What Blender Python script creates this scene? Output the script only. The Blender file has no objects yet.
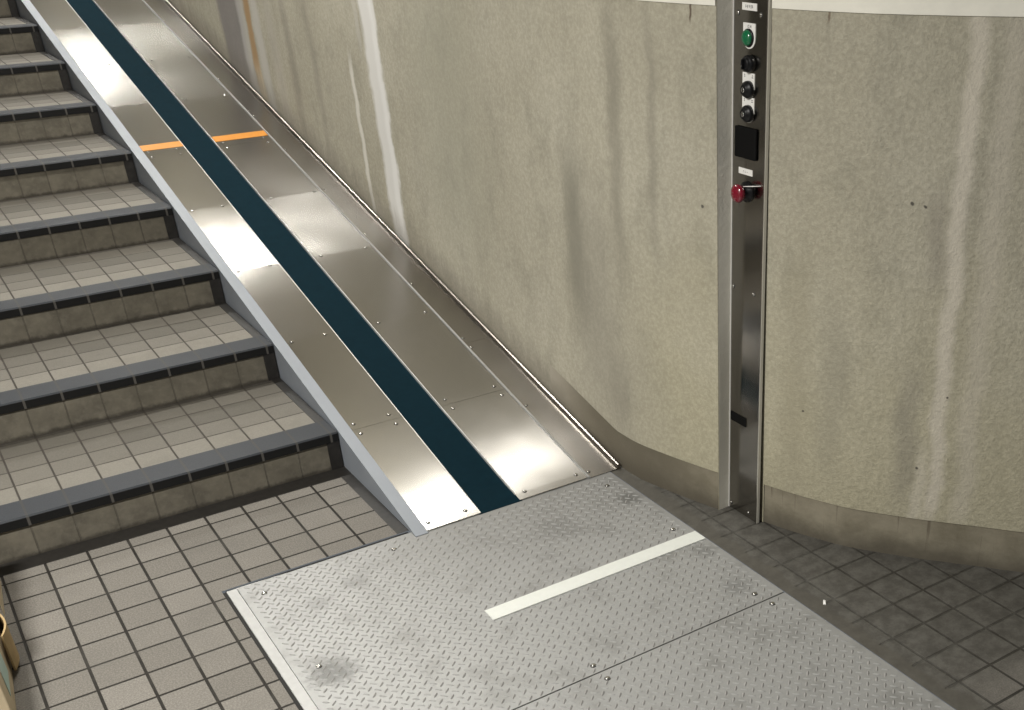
import bpy, math, random
from mathutils import Vector, Matrix

random.seed(7)
scene = bpy.context.scene
col = scene.collection
PI = math.pi

# ------------------------------------------------------------------ camera, world, lamps, exposure
W, H = 1024, 710
cam_data = bpy.data.cameras.new('camera')
cam = bpy.data.objects.new('camera', cam_data)
col.objects.link(cam)
RIGHT = Vector((0.80718672, -0.59018165, -0.01162831))
UP = Vector((0.30755164, 0.40365852, 0.86166803))
FWD = Vector((0.50384679, 0.69910329, -0.50733913))
cam_mat = Matrix.Identity(4)
for i in range(3):
    cam_mat[i][0], cam_mat[i][1], cam_mat[i][2] = RIGHT[i], UP[i], -FWD[i]
cam_mat[0][3], cam_mat[1][3], cam_mat[2][3] = -0.0556, -2.5407, 1.5188
cam.matrix_world = cam_mat
cam_data.sensor_fit = 'HORIZONTAL'
cam_data.sensor_width = 36.0
cam_data.lens = 1116.23 / W * 36.0
cam_data.shift_x = (W / 2 - 702.81) / W
cam_data.shift_y = (531.32 - H / 2) / W
cam_data.clip_start = 0.02
scene.camera = cam

world = bpy.data.worlds.new('underpass_air')
scene.world = world
world.use_nodes = True
world.node_tree.nodes['Background'].inputs[0].default_value = (0.86, 0.93, 1.0, 1)
world.node_tree.nodes['Background'].inputs[1].default_value = 0.16

scene.view_settings.view_transform = 'Standard'
scene.view_settings.look = 'None'
scene.view_settings.gamma = 1.0
scene.view_settings.use_curve_mapping = False
scene.view_settings.exposure = 0.0
scene.cycles.use_denoising = True
scene.cycles.max_bounces = 8
scene.cycles.sample_clamp_indirect = 4.0

# ceiling lamps of the stairwell: (x, y, strength); height follows the sloping ceiling
def ceil_z(y):
    return 2.78 + 0.1 * max(y, -1.0)
LAMPS = [(0.95, 1.88, 64.0), (0.98, 4.60, 58.0), (0.98, 7.4, 42.0), (-1.2, -1.1, 165.0)]
LAMP_LEN = 0.9

# ------------------------------------------------------------------ measured layout (metres)
T, RI, YS, XS = 0.51796, 0.11545, 0.5125, 0.8145     # tread, riser, first nosing, right end of the stairs
M_, YR = 0.2262, -0.01                               # ramp slope, foot
def rz(y, h=0.0):
    return M_ * (y - YR) + h
RNX = Vector((0, -M_, 1)).normalized()
RAMP_ANG = math.atan(M_)
NSTEP = 11
LAND_Y = YS + (NSTEP - 1) * T
LAND_Z = NSTEP * RI
ROOM_L, ROOM_BACK, ROOM_FRONT = -2.3, 8.9, -4.6

# ------------------------------------------------------------------ node helpers
def new_mat(name):
    m = bpy.data.materials.new(name)
    m.use_nodes = True
    return m, m.node_tree, m.node_tree.nodes['Principled BSDF']

class NT:
    def __init__(self, nt):
        self.nt = nt
    def node(self, t, **kw):
        n = self.nt.nodes.new(t)
        for k, v in kw.items():
            setattr(n, k, v)
        return n
    def link(self, a, b):
        self.nt.links.new(a, b)
    def setin(self, sock, v):
        if isinstance(v, bpy.types.NodeSocket):
            self.link(v, sock)
        elif v is not None:
            sock.default_value = v
    def math(self, op, a, b=None, c=None, clamp=False):
        n = self.node('ShaderNodeMath', operation=op, use_clamp=clamp)
        self.setin(n.inputs[0], a)
        self.setin(n.inputs[1], b)
        if c is not None:
            self.setin(n.inputs[2], c)
        return n.outputs[0]
    def ss(self, v, a, b):               # smooth ramp 0..1 from a to b
        n = self.node('ShaderNodeMapRange', interpolation_type='SMOOTHSTEP')
        self.setin(n.inputs[0], v)
        if a <= b:
            n.inputs[1].default_value, n.inputs[2].default_value = a, b
        else:
            n.inputs[1].default_value, n.inputs[2].default_value = b, a
            n.inputs[3].default_value, n.inputs[4].default_value = 1.0, 0.0
        return n.outputs[0]
    def rng(self, v, a, b, c, d):
        n = self.node('ShaderNodeMapRange')
        self.setin(n.inputs[0], v)
        for i, x in enumerate((a, b, c, d)):
            n.inputs[1 + i].default_value = x
        return n.outputs[0]
    def mix(self, f, a, b, mode='MIX'):
        n = self.node('ShaderNodeMix', data_type='RGBA', blend_type=mode)
        self.setin(n.inputs[0], f)
        for s, v in ((n.inputs[6], a), (n.inputs[7], b)):
            if isinstance(v, tuple) and len(v) == 3:
                v = v + (1,)
            self.setin(s, v)
        return n.outputs[2]
    def noise(self, vec, scale, detail=4, rough=0.55, dim='3D'):
        n = self.node('ShaderNodeTexNoise', noise_dimensions=dim)
        if vec is not None:
            self.link(vec, n.inputs['Vector'])
        n.inputs['Scale'].default_value = scale
        n.inputs['Detail'].default_value = detail
        n.inputs['Roughness'].default_value = rough
        return n.outputs['Fac']
    def mapping(self, vec, scale=(1, 1, 1), loc=(0, 0, 0)):
        n = self.node('ShaderNodeMapping')
        self.link(vec, n.inputs['Vector'])
        n.inputs['Scale'].default_value = scale
        n.inputs['Location'].default_value = loc
        return n.outputs[0]
    def bump(self, h, strength, dist, normal=None):
        n = self.node('ShaderNodeBump')
        n.inputs['Strength'].default_value = strength
        n.inputs['Distance'].default_value = dist
        self.link(h, n.inputs['Height'])
        if normal is not None:
            self.link(normal, n.inputs['Normal'])
        return n.outputs[0]
    def coords(self, kind='Object'):
        return self.node('ShaderNodeTexCoord').outputs[kind]
    def xyz(self, vec):
        n = self.node('ShaderNodeSeparateXYZ')
        self.link(vec, n.inputs[0])
        return n.outputs

def simple_mat(name, color, rough=0.5, metal=0.0, spec=0.5, noise_amt=0.0, noise_scale=30, coat=0.0):
    m, nt, p = new_mat(name)
    k = NT(nt)
    p.inputs['Roughness'].default_value = rough
    p.inputs['Metallic'].default_value = metal
    p.inputs['Specular IOR Level'].default_value = spec
    p.inputs['Coat Weight'].default_value = coat
    n = k.noise(k.coords(), noise_scale, 5, 0.6)
    f = k.rng(n, 0.3, 0.7, 1 - noise_amt, 1 + noise_amt)
    c = k.node('ShaderNodeVectorMath', operation='SCALE')
    c.inputs[0].default_value = color
    k.link(f, c.inputs['Scale'])
    k.link(c.outputs[0], p.inputs['Base Color'])
    return m

# ------------------------------------------------------------------ materials
def tile_nodes(k, vec, c1, c2, grout, bw=0.1, bh=0.1004, mortar=0.0037):
    b = k.node('ShaderNodeTexBrick', offset=0.0, offset_frequency=1, squash=1.0, squash_frequency=1)
    k.link(vec, b.inputs['Vector'])
    b.inputs['Scale'].default_value = 1.0
    b.inputs['Color1'].default_value = c1 + (1,)
    b.inputs['Color2'].default_value = c2 + (1,)
    b.inputs['Mortar'].default_value = grout + (1,)
    b.inputs['Mortar Size'].default_value = mortar
    b.inputs['Mortar Smooth'].default_value = 0.35
    b.inputs['Bias'].default_value = 0.0
    b.inputs['Brick Width'].default_value = bw
    b.inputs['Row Height'].default_value = bh
    return b.outputs['Color'], b.outputs['Fac']

def mat_floor():
    m, nt, p = new_mat('floor_tile')
    k = NT(nt)
    pos = k.coords()
    px_, py_, pz_ = k.xyz(pos)
    comb = k.node('ShaderNodeCombineXYZ')
    k.link(k.math('SUBTRACT', px_, k.math('MULTIPLY', k.math('GREATER_THAN', px_, 1.30), 0.016)), comb.inputs[0])
    k.link(py_, comb.inputs[1])
    shifted = k.mapping(comb.outputs[0], loc=(10.0, 10.04, 0))
    c, fac = tile_nodes(k, shifted, (0.20, 0.185, 0.163), (0.25, 0.232, 0.206), (0.028, 0.025, 0.021))
    x, y, z = k.xyz(pos)
    speck = k.noise(pos, 260, 3, 0.7)
    c = k.mix(k.ss(speck, 0.40, 0.66), k.mix(1.0, c, (0.66, 0.66, 0.66), 'MULTIPLY'), c)
    blot = k.noise(pos, 5.5, 5, 0.6)
    c = k.mix(k.math('MULTIPLY', k.ss(blot, 0.45, 0.75), 0.30), c, (0.115, 0.108, 0.096))
    # the trodden-in dirt of the gutter between the steel plate and the wall
    n2 = k.noise(pos, 9, 5, 0.65)
    edge = k.math('ADD', x, k.math('MULTIPLY', k.math('SUBTRACT', n2, 0.5), 0.10))
    gut = k.ss(edge, 1.36, 1.44)
    clean = k.math('MULTIPLY', k.ss(k.math('ADD', y, k.math('MULTIPLY', n2, 0.35)), -1.05, -1.28), k.ss(x, 1.46, 1.56))
    gut_f = k.math('MULTIPLY', gut, k.math('SUBTRACT', 0.86, k.math('MULTIPLY', clean, 0.48)))
    n3 = k.noise(pos, 24, 6, 0.7)
    dirt = k.mix(k.ss(n3, 0.35, 0.68), (0.058, 0.055, 0.048), (0.112, 0.108, 0.096))
    grey = k.mix(k.math('MULTIPLY', k.ss(fac, 0.0, 1.0), k.math('MULTIPLY', k.rng(n2, 0.38, 0.62, 0.1, 0.85), k.ss(edge, 1.50, 1.60))), dirt, (0.045, 0.041, 0.034))
    c = k.mix(gut_f, c, grey)
    # packed mortar line right along the plate
    strip = k.math('MULTIPLY', k.ss(edge, 1.42, 1.44), k.ss(edge, 1.492, 1.478))
    c = k.mix(k.math('MULTIPLY', strip, 0.85), c, k.mix(n3, (0.055, 0.05, 0.043), (0.125, 0.118, 0.10)))
    k.link(c, p.inputs['Base Color'])
    p.inputs['Roughness'].default_value = 0.65
    p.inputs['Specular IOR Level'].default_value = 0.15
    hgt = k.math('SUBTRACT', k.math('MULTIPLY', speck, 0.10), k.math('MULTIPLY', fac, k.math('SUBTRACT', 1.0, strip)))
    k.link(k.bump(hgt, 0.8, 0.003), p.inputs['Normal'])
    return m

def mat_stair(kind):
    m, nt, p = new_mat('stair_' + kind)
    k = NT(nt)
    uv = k.coords('UV')
    u, v, _ = k.xyz(uv)
    pos = k.coords()
    sh = k.mapping(uv, loc=(10.0, 10.0, 0))
    speck = k.noise(pos, 240, 3, 0.7)
    n1 = k.noise(pos, 14, 5, 0.65)
    n2 = k.noise(pos, 45, 4, 0.6)
    if kind == 'tread':
        c, fac = tile_nodes(k, sh, (0.122, 0.113, 0.096), (0.158, 0.146, 0.125), (0.06, 0.052, 0.045), 0.1, 0.1, 0.0030)
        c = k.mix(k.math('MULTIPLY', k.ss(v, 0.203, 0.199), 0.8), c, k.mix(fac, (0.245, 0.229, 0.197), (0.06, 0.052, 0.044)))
        c = k.mix(k.math('MULTIPLY', k.math('MULTIPLY', k.ss(v, 0.303, 0.299), k.ss(v, 0.199, 0.203)), 0.45), c, k.mix(fac, (0.215, 0.20, 0.172), (0.05, 0.044, 0.037)))  # paler front tile rows; the step down also paints in shading behind
        c = k.mix(k.ss(speck, 0.35, 0.7), k.mix(1.0, c, (0.84, 0.84, 0.84), 'MULTIPLY'), c)
        c = k.mix(k.math('MULTIPLY', k.ss(n1, 0.45, 0.75), 0.25), c, (0.12, 0.11, 0.092))
        # painted shade over the back of the tread, deepest in the inner corner
        back_shade = k.ss(k.math('ADD', v, k.math('MULTIPLY', n1, 0.10)), 0.40, 0.56)
        c = k.mix(k.math('MULTIPLY', back_shade, 0.45), c, (0.075, 0.068, 0.056))
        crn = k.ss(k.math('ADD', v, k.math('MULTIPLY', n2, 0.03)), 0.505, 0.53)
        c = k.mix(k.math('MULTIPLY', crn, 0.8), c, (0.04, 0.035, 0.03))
    else:
        c, fac = tile_nodes(k, sh, (0.155, 0.140, 0.110), (0.182, 0.164, 0.130), (0.105, 0.094, 0.076), 0.1, 4.0, 0.0028)
        c = k.mix(k.ss(n1, 0.3, 0.75), c, (0.105, 0.095, 0.076))
        c = k.mix(k.math('MULTIPLY', k.ss(n2, 0.45, 0.75), 0.35), c, (0.215, 0.196, 0.16))
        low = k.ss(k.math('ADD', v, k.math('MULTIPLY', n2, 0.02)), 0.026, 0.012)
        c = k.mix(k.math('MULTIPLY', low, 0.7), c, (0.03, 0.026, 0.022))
    k.link(c, p.inputs['Base Color'])
    p.inputs['Roughness'].default_value = 0.65
    p.inputs['Specular IOR Level'].default_value = 0.15
    hgt = k.math('SUBTRACT', k.math('MULTIPLY', speck, 0.10), fac)
    k.link(k.bump(hgt, 0.7, 0.002), p.inputs['Normal'])
    return m

def mat_nosing():
    m, nt, p = new_mat('slate_nosing_tile')
    k = NT(nt)
    pos = k.coords()
    geo = k.node('ShaderNodeNewGeometry')
    nx, ny, nz = k.xyz(geo.outputs['Normal'])
    top = k.ss(nz, 0.3, 0.8)
    x, y, z = k.xyz(pos)
    j = k.math('ABSOLUTE', k.math('SUBTRACT', k.math('FRACT', k.math('ADD', k.math('MULTIPLY', x, 10.0), 10.5)), 0.5))
    joint = k.ss(j, 0.040, 0.025)
    sp = k.noise(pos, 300, 3, 0.7)
    face = k.mix(sp, (0.028, 0.031, 0.036), (0.052, 0.056, 0.064))
    front = (0.012, 0.012, 0.012)
    cc = k.mix(top, front, face)
    jc = k.mix(top, (0.085, 0.08, 0.073), (0.05, 0.049, 0.047))
    cc = k.mix(joint, cc, jc)
    k.link(cc, p.inputs['Base Color'])
    p.inputs['Roughness'].default_value = 0.5
    p.inputs['Specular IOR Level'].default_value = 0.16
    k.link(k.bump(sp, 0.25, 0.001), p.inputs['Normal'])
    return m

ROT_A = 0.25
def mat_steel(name, base, rough, aniso, wav=0.0):
    m, nt, p = new_mat(name)
    k = NT(nt)
    uv = k.coords('UV')
    grain = k.noise(k.mapping(uv, scale=(4, 900, 1)), 1.0, 3, 0.7)
    big = k.noise(uv, 2.2, 3, 0.5)
    mid = k.noise(uv, 7.0, 2, 0.5)
    c = k.mix(grain, tuple(b * 0.90 for b in base), tuple(min(1, b * 1.08) for b in base))
    k.link(c, p.inputs['Base Color'])
    p.inputs['Metallic'].default_value = 1.0
    k.link(k.rng(big, 0.3, 0.7, rough - 0.04, rough + 0.05), p.inputs['Roughness'])
    p.inputs['Anisotropic'].default_value = aniso
    p.inputs['Anisotropic Rotation'].default_value = ROT_A
    t = k.node('ShaderNodeTangent', direction_type='UV_MAP')
    k.link(t.outputs[0], p.inputs['Tangent'])
    if wav:
        h = k.math('ADD', big, k.math('MULTIPLY', mid, 0.25))
        k.link(k.bump(h, 1.0, wav), p.inputs['Normal'])
    return m

def mat_plate():
    m, nt, p = new_mat('checker_plate_metal')
    k = NT(nt)
    pos = k.coords()
    x, y, z = k.xyz(pos)
    n1 = k.noise(pos, 9, 6, 0.65)
    n2 = k.noise(pos, 60, 4, 0.65)
    n3 = k.noise(pos, 2.6, 4, 0.6)
    c = k.mix(n2, (0.275, 0.275, 0.268), (0.35, 0.35, 0.343))
    c = k.mix(k.math('MULTIPLY', k.ss(n1, 0.47, 0.72), 0.70), c, (0.205, 0.203, 0.193))
    # trodden dirt is thickest at the foot of the ramp
    foot = k.math('MULTIPLY', k.ss(k.math('ADD', y, k.math('MULTIPLY', n3, 0.35)), -0.34, 0.16), k.ss(x, 0.55, 0.95))
    c = k.mix(k.math('MULTIPLY', foot, 0.62), c, (0.19, 0.187, 0.178))
    for (sx, sy, r, a) in ((0.435, -0.45, 0.075, 0.72), (1.394, -0.175, 0.05, 0.6), (1.395, -0.53, 0.05, 0.35), (0.62, -0.12, 0.05, 0.22), (1.36, -0.72, 0.05, 0.35), (1.15, -0.20, 0.09, 0.3), (0.50, -0.16, 0.05, 0.25)):
        dx = k.math('SUBTRACT', x, sx)
        dy = k.math('SUBTRACT', y, sy)
        d = k.math('SQRT', k.math('ADD', k.math('MULTIPLY', dx, dx), k.math('MULTIPLY', dy, dy)))
        d = k.math('ADD', d, k.math('MULTIPLY', k.math('SUBTRACT', n2, 0.5), r * 1.1))
        c = k.mix(k.math('MULTIPLY', k.ss(d, r, r * 0.25), a), c, (0.085, 0.085, 0.08))
    k.link(c, p.inputs['Base Color'])
    p.inputs['Metallic'].default_value = 0.25
    p.inputs['Roughness'].default_value = 0.48
    return m

def mat_plaster():
    m, nt, p = new_mat('stained_plaster')
    k = NT(nt)
    uv = k.coords('UV')
    u, v, _ = k.xyz(uv)
    pos = k.coords()
    fine = k.noise(pos, 95, 6, 0.7)
    nz1 = k.noise(k.mapping(uv, scale=(5.0, 0.9, 1)), 1.0, 6, 0.62)      # vertical run-off
    nz2 = k.noise(k.mapping(uv, scale=(2.0, 1.4, 1), loc=(3, 5, 0)), 1.0, 5, 0.6)
    nz3 = k.noise(k.mapping(uv, scale=(26.0, 6.0, 1), loc=(1, 2, 0)), 1.0, 5, 0.7)
    wig = k.math('SUBTRACT', nz3, 0.5)
    mea = k.math('SUBTRACT', k.noise(k.mapping(uv, scale=(2.5, 7.0, 1), loc=(7, 1, 0)), 1.0, 4, 0.6), 0.5)
    u_raw = u
    u = k.math('ADD', u, k.math('MULTIPLY', mea, 0.055))
    c = k.mix(k.ss(nz2, 0.35, 0.7), (0.415, 0.388, 0.308), (0.48, 0.452, 0.368))
    c = k.mix(k.math('MULTIPLY', k.ss(nz1, 0.52, 0.78), 0.38), c, (0.29, 0.272, 0.225))
    mid = k.noise(k.mapping(uv, scale=(9, 5, 1), loc=(2, 9, 0)), 1.0, 6, 0.68)
    c = k.mix(k.math('MULTIPLY', k.ss(mid, 0.47, 0.68), 0.42), c, (0.30, 0.285, 0.228))
    # yellower render on the rounded corner
    yel = k.math('MULTIPLY', k.ss(k.math('ADD', u, k.math('MULTIPLY', nz2, 0.5)), 0.20, 0.55), k.ss(k.math('ADD', v, k.math('MULTIPLY', nz2, 0.6)), 1.25, 0.55))
    c = k.mix(k.math('MULTIPLY', yel, 0.5), c, (0.465, 0.425, 0.285))
    c = k.mix(k.ss(fine, 0.36, 0.7), k.mix(1.0, c, (0.80, 0.80, 0.79), 'MULTIPLY'), c)
    def streak(c, u0, slope, hw, z0, z1, colr, a, soft=0.5, rag=0.6, zs=0.06, straight=False):
        # a run-off mark: centre u0 + slope * z, half width hw, between heights z0 and z1
        cen = k.math('ADD', k.math('MULTIPLY', v, slope), u0)
        d = k.math('ABSOLUTE', k.math('SUBTRACT', u_raw if straight else u, cen))
        d = k.math('ADD', d, k.math('MULTIPLY', wig, hw * rag))
        f = k.ss(d, hw * (1 + soft * 0.4), hw * (1 - soft))
        f = k.math('MULTIPLY', f, k.ss(v, z0 - zs, z0 + zs))
        f = k.math('MULTIPLY', f, k.ss(v, z1 + zs, z1 - zs))
        return k.mix(k.math('MULTIPLY', f, a), c, colr)
    # far end: broad old grey, rust and lime runs
    c = streak(c, -3.19, 0.0, 0.19, 0.70, 2.6, (0.20, 0.185, 0.185), 0.8, 0.25, 0.3)
    c = streak(c, -3.02, 0.0, 0.06, 0.60, 2.6, (0.47, 0.455, 0.43), 0.7, 0.6)
    c = streak(c, -2.94, 0.02, 0.045, 0.74, 2.6, (0.36, 0.23, 0.11), 0.9, 0.6)
    c = streak(c, -2.91, 0.0, 0.05, 0.60, 0.80, (0.52, 0.44, 0.32), 0.75, 0.6, 1.2)
    c = streak(c, -2.80, -0.01, 0.06, 0.60, 2.6, (0.50, 0.485, 0.45), 0.75, 0.7)
    c = streak(c, -2.62, 0.0, 0.07, 0.60, 2.6, (0.43, 0.405, 0.355), 0.5, 0.9)
    c = streak(c, -2.42, 0.0, 0.05, 0.62, 1.15, (0.20, 0.185, 0.155), 0.45, 0.9, 1.0, 0.15)
    c = streak(c, -2.15, 0.0, 0.04, 0.55, 1.25, (0.22, 0.205, 0.17), 0.35, 0.9, 1.0, 0.15)
    # the white lime run and its thin neighbour
    c = streak(c, -1.490, -0.02, 0.070, 0.30, 2.6, (0.68, 0.67, 0.645), 0.92, 0.40, 0.9)
    c = streak(c, -1.465, 0.0, 0.030, 0.30, 2.6, (0.76, 0.75, 0.73), 0.6, 0.8, 1.2)
    c = streak(c, -1.62, 0.0, 0.022, 1.0, 2.6, (0.50, 0.48, 0.43), 0.5, 0.8)
    c = streak(c, -1.742, 0.0, 0.020, 0.36, 0.95, (0.66, 0.64, 0.58), 0.8, 0.7)
    c = streak(c, -1.69, 0.0, 0.05, 0.30, 0.42, (0.50, 0.47, 0.42), 0.5, 0.9, 1.2)
    # grey-green shade and dark runs near the corner
    c = streak(c, -0.95, 0.0, 0.30, 0.45, 1.3, (0.335, 0.33, 0.265), 0.35, 0.9, 0.5, 0.25)
    c = streak(c, -0.185, 0.0, 0.07, 0.42, 0.86, (0.205, 0.195, 0.155), 0.75, 0.9, 1.3, 0.12)
    c = streak(c, -0.08, 0.0, 0.12, 0.20, 0.80, (0.24, 0.225, 0.19), 0.40, 0.9, 1.0, 0.15)
    c = streak(c, 0.055, 0.0, 0.035, 0.62, 1.22, (0.22, 0.205, 0.165), 0.60, 0.9, 0.9, 0.15)
    c = streak(c, 0.19, 0.0, 0.018, 0.70, 1.24, (0.23, 0.215, 0.175), 0.5, 0.9, 0.9, 0.15)
    c = streak(c, 0.02, 0.0, 0.07, 0.12, 0.34, (0.21, 0.195, 0.16), 0.45, 0.9, 1.0, 0.1)
    # bare concrete of the recess cut for the panel
    c = streak(c, 0.425, 0.0, 0.034, -0.1, 1.6, (0.60, 0.58, 0.52), 0.85, 0.1, 0.1, 0.06, True)
    c = streak(c, 0.425, 0.0, 0.034, 0.10, 0.50, (0.24, 0.225, 0.185), 0.55, 0.2, 0.5, 0.12, True)
    # beyond the panel
    c = streak(c, 0.66, 0.0, 0.05, 0.10, 0.75, (0.30, 0.275, 0.20), 0.45, 0.9, 0.8, 0.1)
    c = streak(c, 0.76, 0.0, 0.05, 0.20, 0.65, (0.25, 0.235, 0.185), 0.40, 0.9, 1.2, 0.12)
    c = streak(c, 0.95, 0.0, 0.035, 0.16, 0.50, (0.225, 0.21, 0.175), 0.50, 0.9, 1.1, 0.1)
    c = streak(c, 0.985, 0.0, 0.03, 0.72, 0.92, (0.23, 0.21, 0.18), 0.40, 0.9, 1.1, 0.06)
    c = streak(c, 1.028, 0.0, 0.022, 0.12, 1.3, (0.60, 0.555, 0.475), 0.7, 0.8, 0.6)
    c = streak(c, 0.99, 0.0, 0.018, 0.08, 0.30, (0.58, 0.54, 0.46), 0.5, 0.8, 0.8)
    c = streak(c, 1.10, 0.0, 0.03, 0.12, 1.3, (0.53, 0.49, 0.415), 0.45, 0.9, 0.8)
    # pock marks in the render
    for (su, sv, r) in ((0.35, 0.827, 0.006), (0.69, 0.357, 0.004), (0.978, 0.258, 0.005), (0.928, 0.895, 0.006), (1.042, 0.451, 0.004), (0.957, 0.89, 0.005)):
        du = k.math('SUBTRACT', u, su)
        dv = k.math('SUBTRACT', v, sv)
        d = k.math('SQRT', k.math('ADD', k.math('MULTIPLY', du, du), k.math('MULTIPLY', dv, dv)))
        c = k.mix(k.math('MULTIPLY', k.ss(d, r, r * 0.4), 0.85), c, (0.06, 0.055, 0.05))
    c = streak(c, 0.318, 0.0, 0.0028, 1.235, 1.3, (0.10, 0.07, 0.05), 0.85, 0.5, 0.8, 0.01)
    c = streak(c, 0.71, 0.0, 0.0028, 1.25, 1.3, (0.13, 0.09, 0.06), 0.7, 0.5, 0.8, 0.01)
    # darker, ragged tone just above the ramp rail
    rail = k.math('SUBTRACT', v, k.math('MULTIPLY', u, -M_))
    rail_dark = k.math('MULTIPLY', k.ss(k.math('ADD', rail, k.math('MULTIPLY', wig, 0.16)), 0.15, 0.03), k.ss(u, 0.45, 0.30))
    c = k.mix(k.math('MULTIPLY', rail_dark, 0.50), c, (0.17, 0.155, 0.13))
    k.link(c, p.inputs['Base Color'])
    p.inputs['Roughness'].default_value = 0.85
    p.inputs['Specular IOR Level'].default_value = 0.2
    rough_r = k.ss(u, 0.1, 0.8)
    amp = k.rng(rough_r, 0, 1, 0.10, 0.75)
    k.link(k.bump(k.math('MULTIPLY', k.math('ADD', fine, k.math('MULTIPLY', k.noise(pos, 40, 4, 0.6), 0.8)), amp), 0.9, 0.005), p.inputs['Normal'])
    return m

def mat_base():
    m, nt, p = new_mat('mortar_skirting')
    k = NT(nt)
    uv = k.coords('UV')
    u, v, _ = k.xyz(uv)
    pos = k.coords()
    n1 = k.noise(k.mapping(uv, scale=(7, 9, 1)), 1.0, 6, 0.65)
    n2 = k.noise(k.mapping(uv, scale=(60, 2.5, 1)), 1.0, 3, 0.6)
    fine = k.noise(pos, 120, 5, 0.7)
    c = k.mix(k.ss(n1, 0.3, 0.7), (0.175, 0.155, 0.112), (0.275, 0.248, 0.188))
    c = k.mix(k.math('MULTIPLY', k.ss(n2, 0.60, 0.70), k.math('MULTIPLY', k.ss(u, 0.45, 0.55), 0.7)), c, (0.11, 0.09, 0.065))
    clean = k.ss(k.math('ADD', u, k.math('MULTIPLY', n1, 0.2)), 0.02, -0.35)
    c = k.mix(clean, c, k.mix(k.ss(n1, 0.3, 0.7), (0.33, 0.302, 0.245), (0.385, 0.355, 0.295)))
    # splash-back dirt at floor level, not on the clean run beside the ramp
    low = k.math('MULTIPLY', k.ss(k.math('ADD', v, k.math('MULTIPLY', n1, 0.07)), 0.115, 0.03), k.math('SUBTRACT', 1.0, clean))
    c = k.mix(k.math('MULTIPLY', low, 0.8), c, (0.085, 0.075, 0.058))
    smear = k.math('MULTIPLY', k.ss(u, -0.45, -0.05), k.ss(u, 0.42, 0.15))
    c = k.mix(k.math('MULTIPLY', smear, k.math('MULTIPLY', k.ss(n1, 0.15, 0.5), 0.75)), c, (0.105, 0.092, 0.068))
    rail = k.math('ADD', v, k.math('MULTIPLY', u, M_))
    rail_dark = k.ss(k.math('ADD', rail, k.math('MULTIPLY', n1, 0.08)), 0.13, 0.05)  # darker close to the ramp rail
    c = k.mix(k.math('MULTIPLY', k.math('MULTIPLY', rail_dark, clean), 0.5), c, (0.15, 0.135, 0.108))
    k.link(c, p.inputs['Base Color'])
    p.inputs['Roughness'].default_value = 0.8
    p.inputs['Specular IOR Level'].default_value = 0.25
    k.link(k.bump(fine, 0.4, 0.002), p.inputs['Normal'])
    return m

M = {}
M['floor'] = mat_floor()
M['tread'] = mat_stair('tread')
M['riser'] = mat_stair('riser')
M['nosing'] = mat_nosing()
M['border'] = simple_mat('dark_border_tile', (0.022, 0.020, 0.018), 0.5, 0, 0.4, 0.25, 60)
M['steel'] = mat_steel('brushed_steel', (0.42, 0.405, 0.38), 0.197, 1.0)
M['steel_rail'] = mat_steel('brushed_steel_rail', (0.36, 0.34, 0.315), 0.20, 0.95)
M['steel_panel'] = mat_steel('brushed_steel_panel', (0.36, 0.345, 0.32), 0.135, 0.4)
M['edge'] = simple_mat('lit_steel_edge', (0.78, 0.77, 0.75), 0.35, 0.55, 0.5, 0.03)  # paler than the sheet steel: lit edges painted bright
M['screw'] = simple_mat('screw_steel', (0.50, 0.485, 0.46), 0.25, 1.0)
M['screw_ring'] = simple_mat('dark_ring', (0.05, 0.048, 0.045), 0.6, 0.0, 0.3)  # dark ring drawn round each screw head
M['paint'] = simple_mat('pale_grey_paint', (0.225, 0.245, 0.275), 0.45, 0, 0.5, 0.04, 12)
M['belt'] = simple_mat('dark_teal_belt', (0.0032, 0.0150, 0.0225), 0.8, 0, 0.04, 0.10, 40)
M['orange'] = simple_mat('orange_tape', (0.55, 0.21, 0.014), 0.5, 0, 0.4, 0.05, 60)
M['white_tape'] = simple_mat('white_tape', (0.66, 0.675, 0.635), 0.55, 0, 0.4, 0.03, 60)
M['plate'] = mat_plate()
M['lens_shade'] = simple_mat('shaded_stud_metal', (0.255, 0.25, 0.24), 0.7, 0.0, 0.3, 0.15, 80)  # studs of one slant: dark reflection on their sides painted in
M['lens_soft'] = simple_mat('half_shaded_stud_metal', (0.285, 0.285, 0.275), 0.7, 0.0, 0.3, 0.12, 80)  # studs of the other slant: weaker painted shade
M['alu'] = simple_mat('aluminium_edging', (0.34, 0.338, 0.33), 0.45, 0.3, 0.5, 0.06, 50)
M['lip'] = simple_mat('folded_steel_lip', (0.30, 0.275, 0.245), 0.33, 1.0, 0.5, 0.05)
M['bead'] = simple_mat('joint_bead_steel', (0.50, 0.50, 0.49), 0.40, 0.7, 0.5, 0.04)
M['gap'] = simple_mat('black_joint', (0.012, 0.011, 0.010), 0.8)
M['plaster'] = mat_plaster()
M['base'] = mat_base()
M['band'] = simple_mat('pale_band_paint', (0.76, 0.74, 0.66), 0.7, 0, 0.3, 0.05, 18)
M['ceiling'] = simple_mat('ceiling_paint', (0.50, 0.49, 0.46), 0.8, 0, 0.2, 0.05, 4)
M['wall_plain'] = simple_mat('plain_wall_paint', (0.26, 0.25, 0.23), 0.8, 0, 0.2, 0.06, 4)
M['lit_return'] = simple_mat('lit_side_return', (0.62, 0.60, 0.53), 0.45, 0.2)  # steel side face, its bright reflection painted as pale colour
M['label'] = simple_mat('white_label', (0.78, 0.77, 0.74), 0.45)
M['ink'] = simple_mat('dark_print', (0.06, 0.055, 0.07), 0.6)
M['green'] = simple_mat('green_lens', (0.004, 0.13, 0.050), 0.18, 0, 0.6, 0.05, 40, 0.5)
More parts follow.
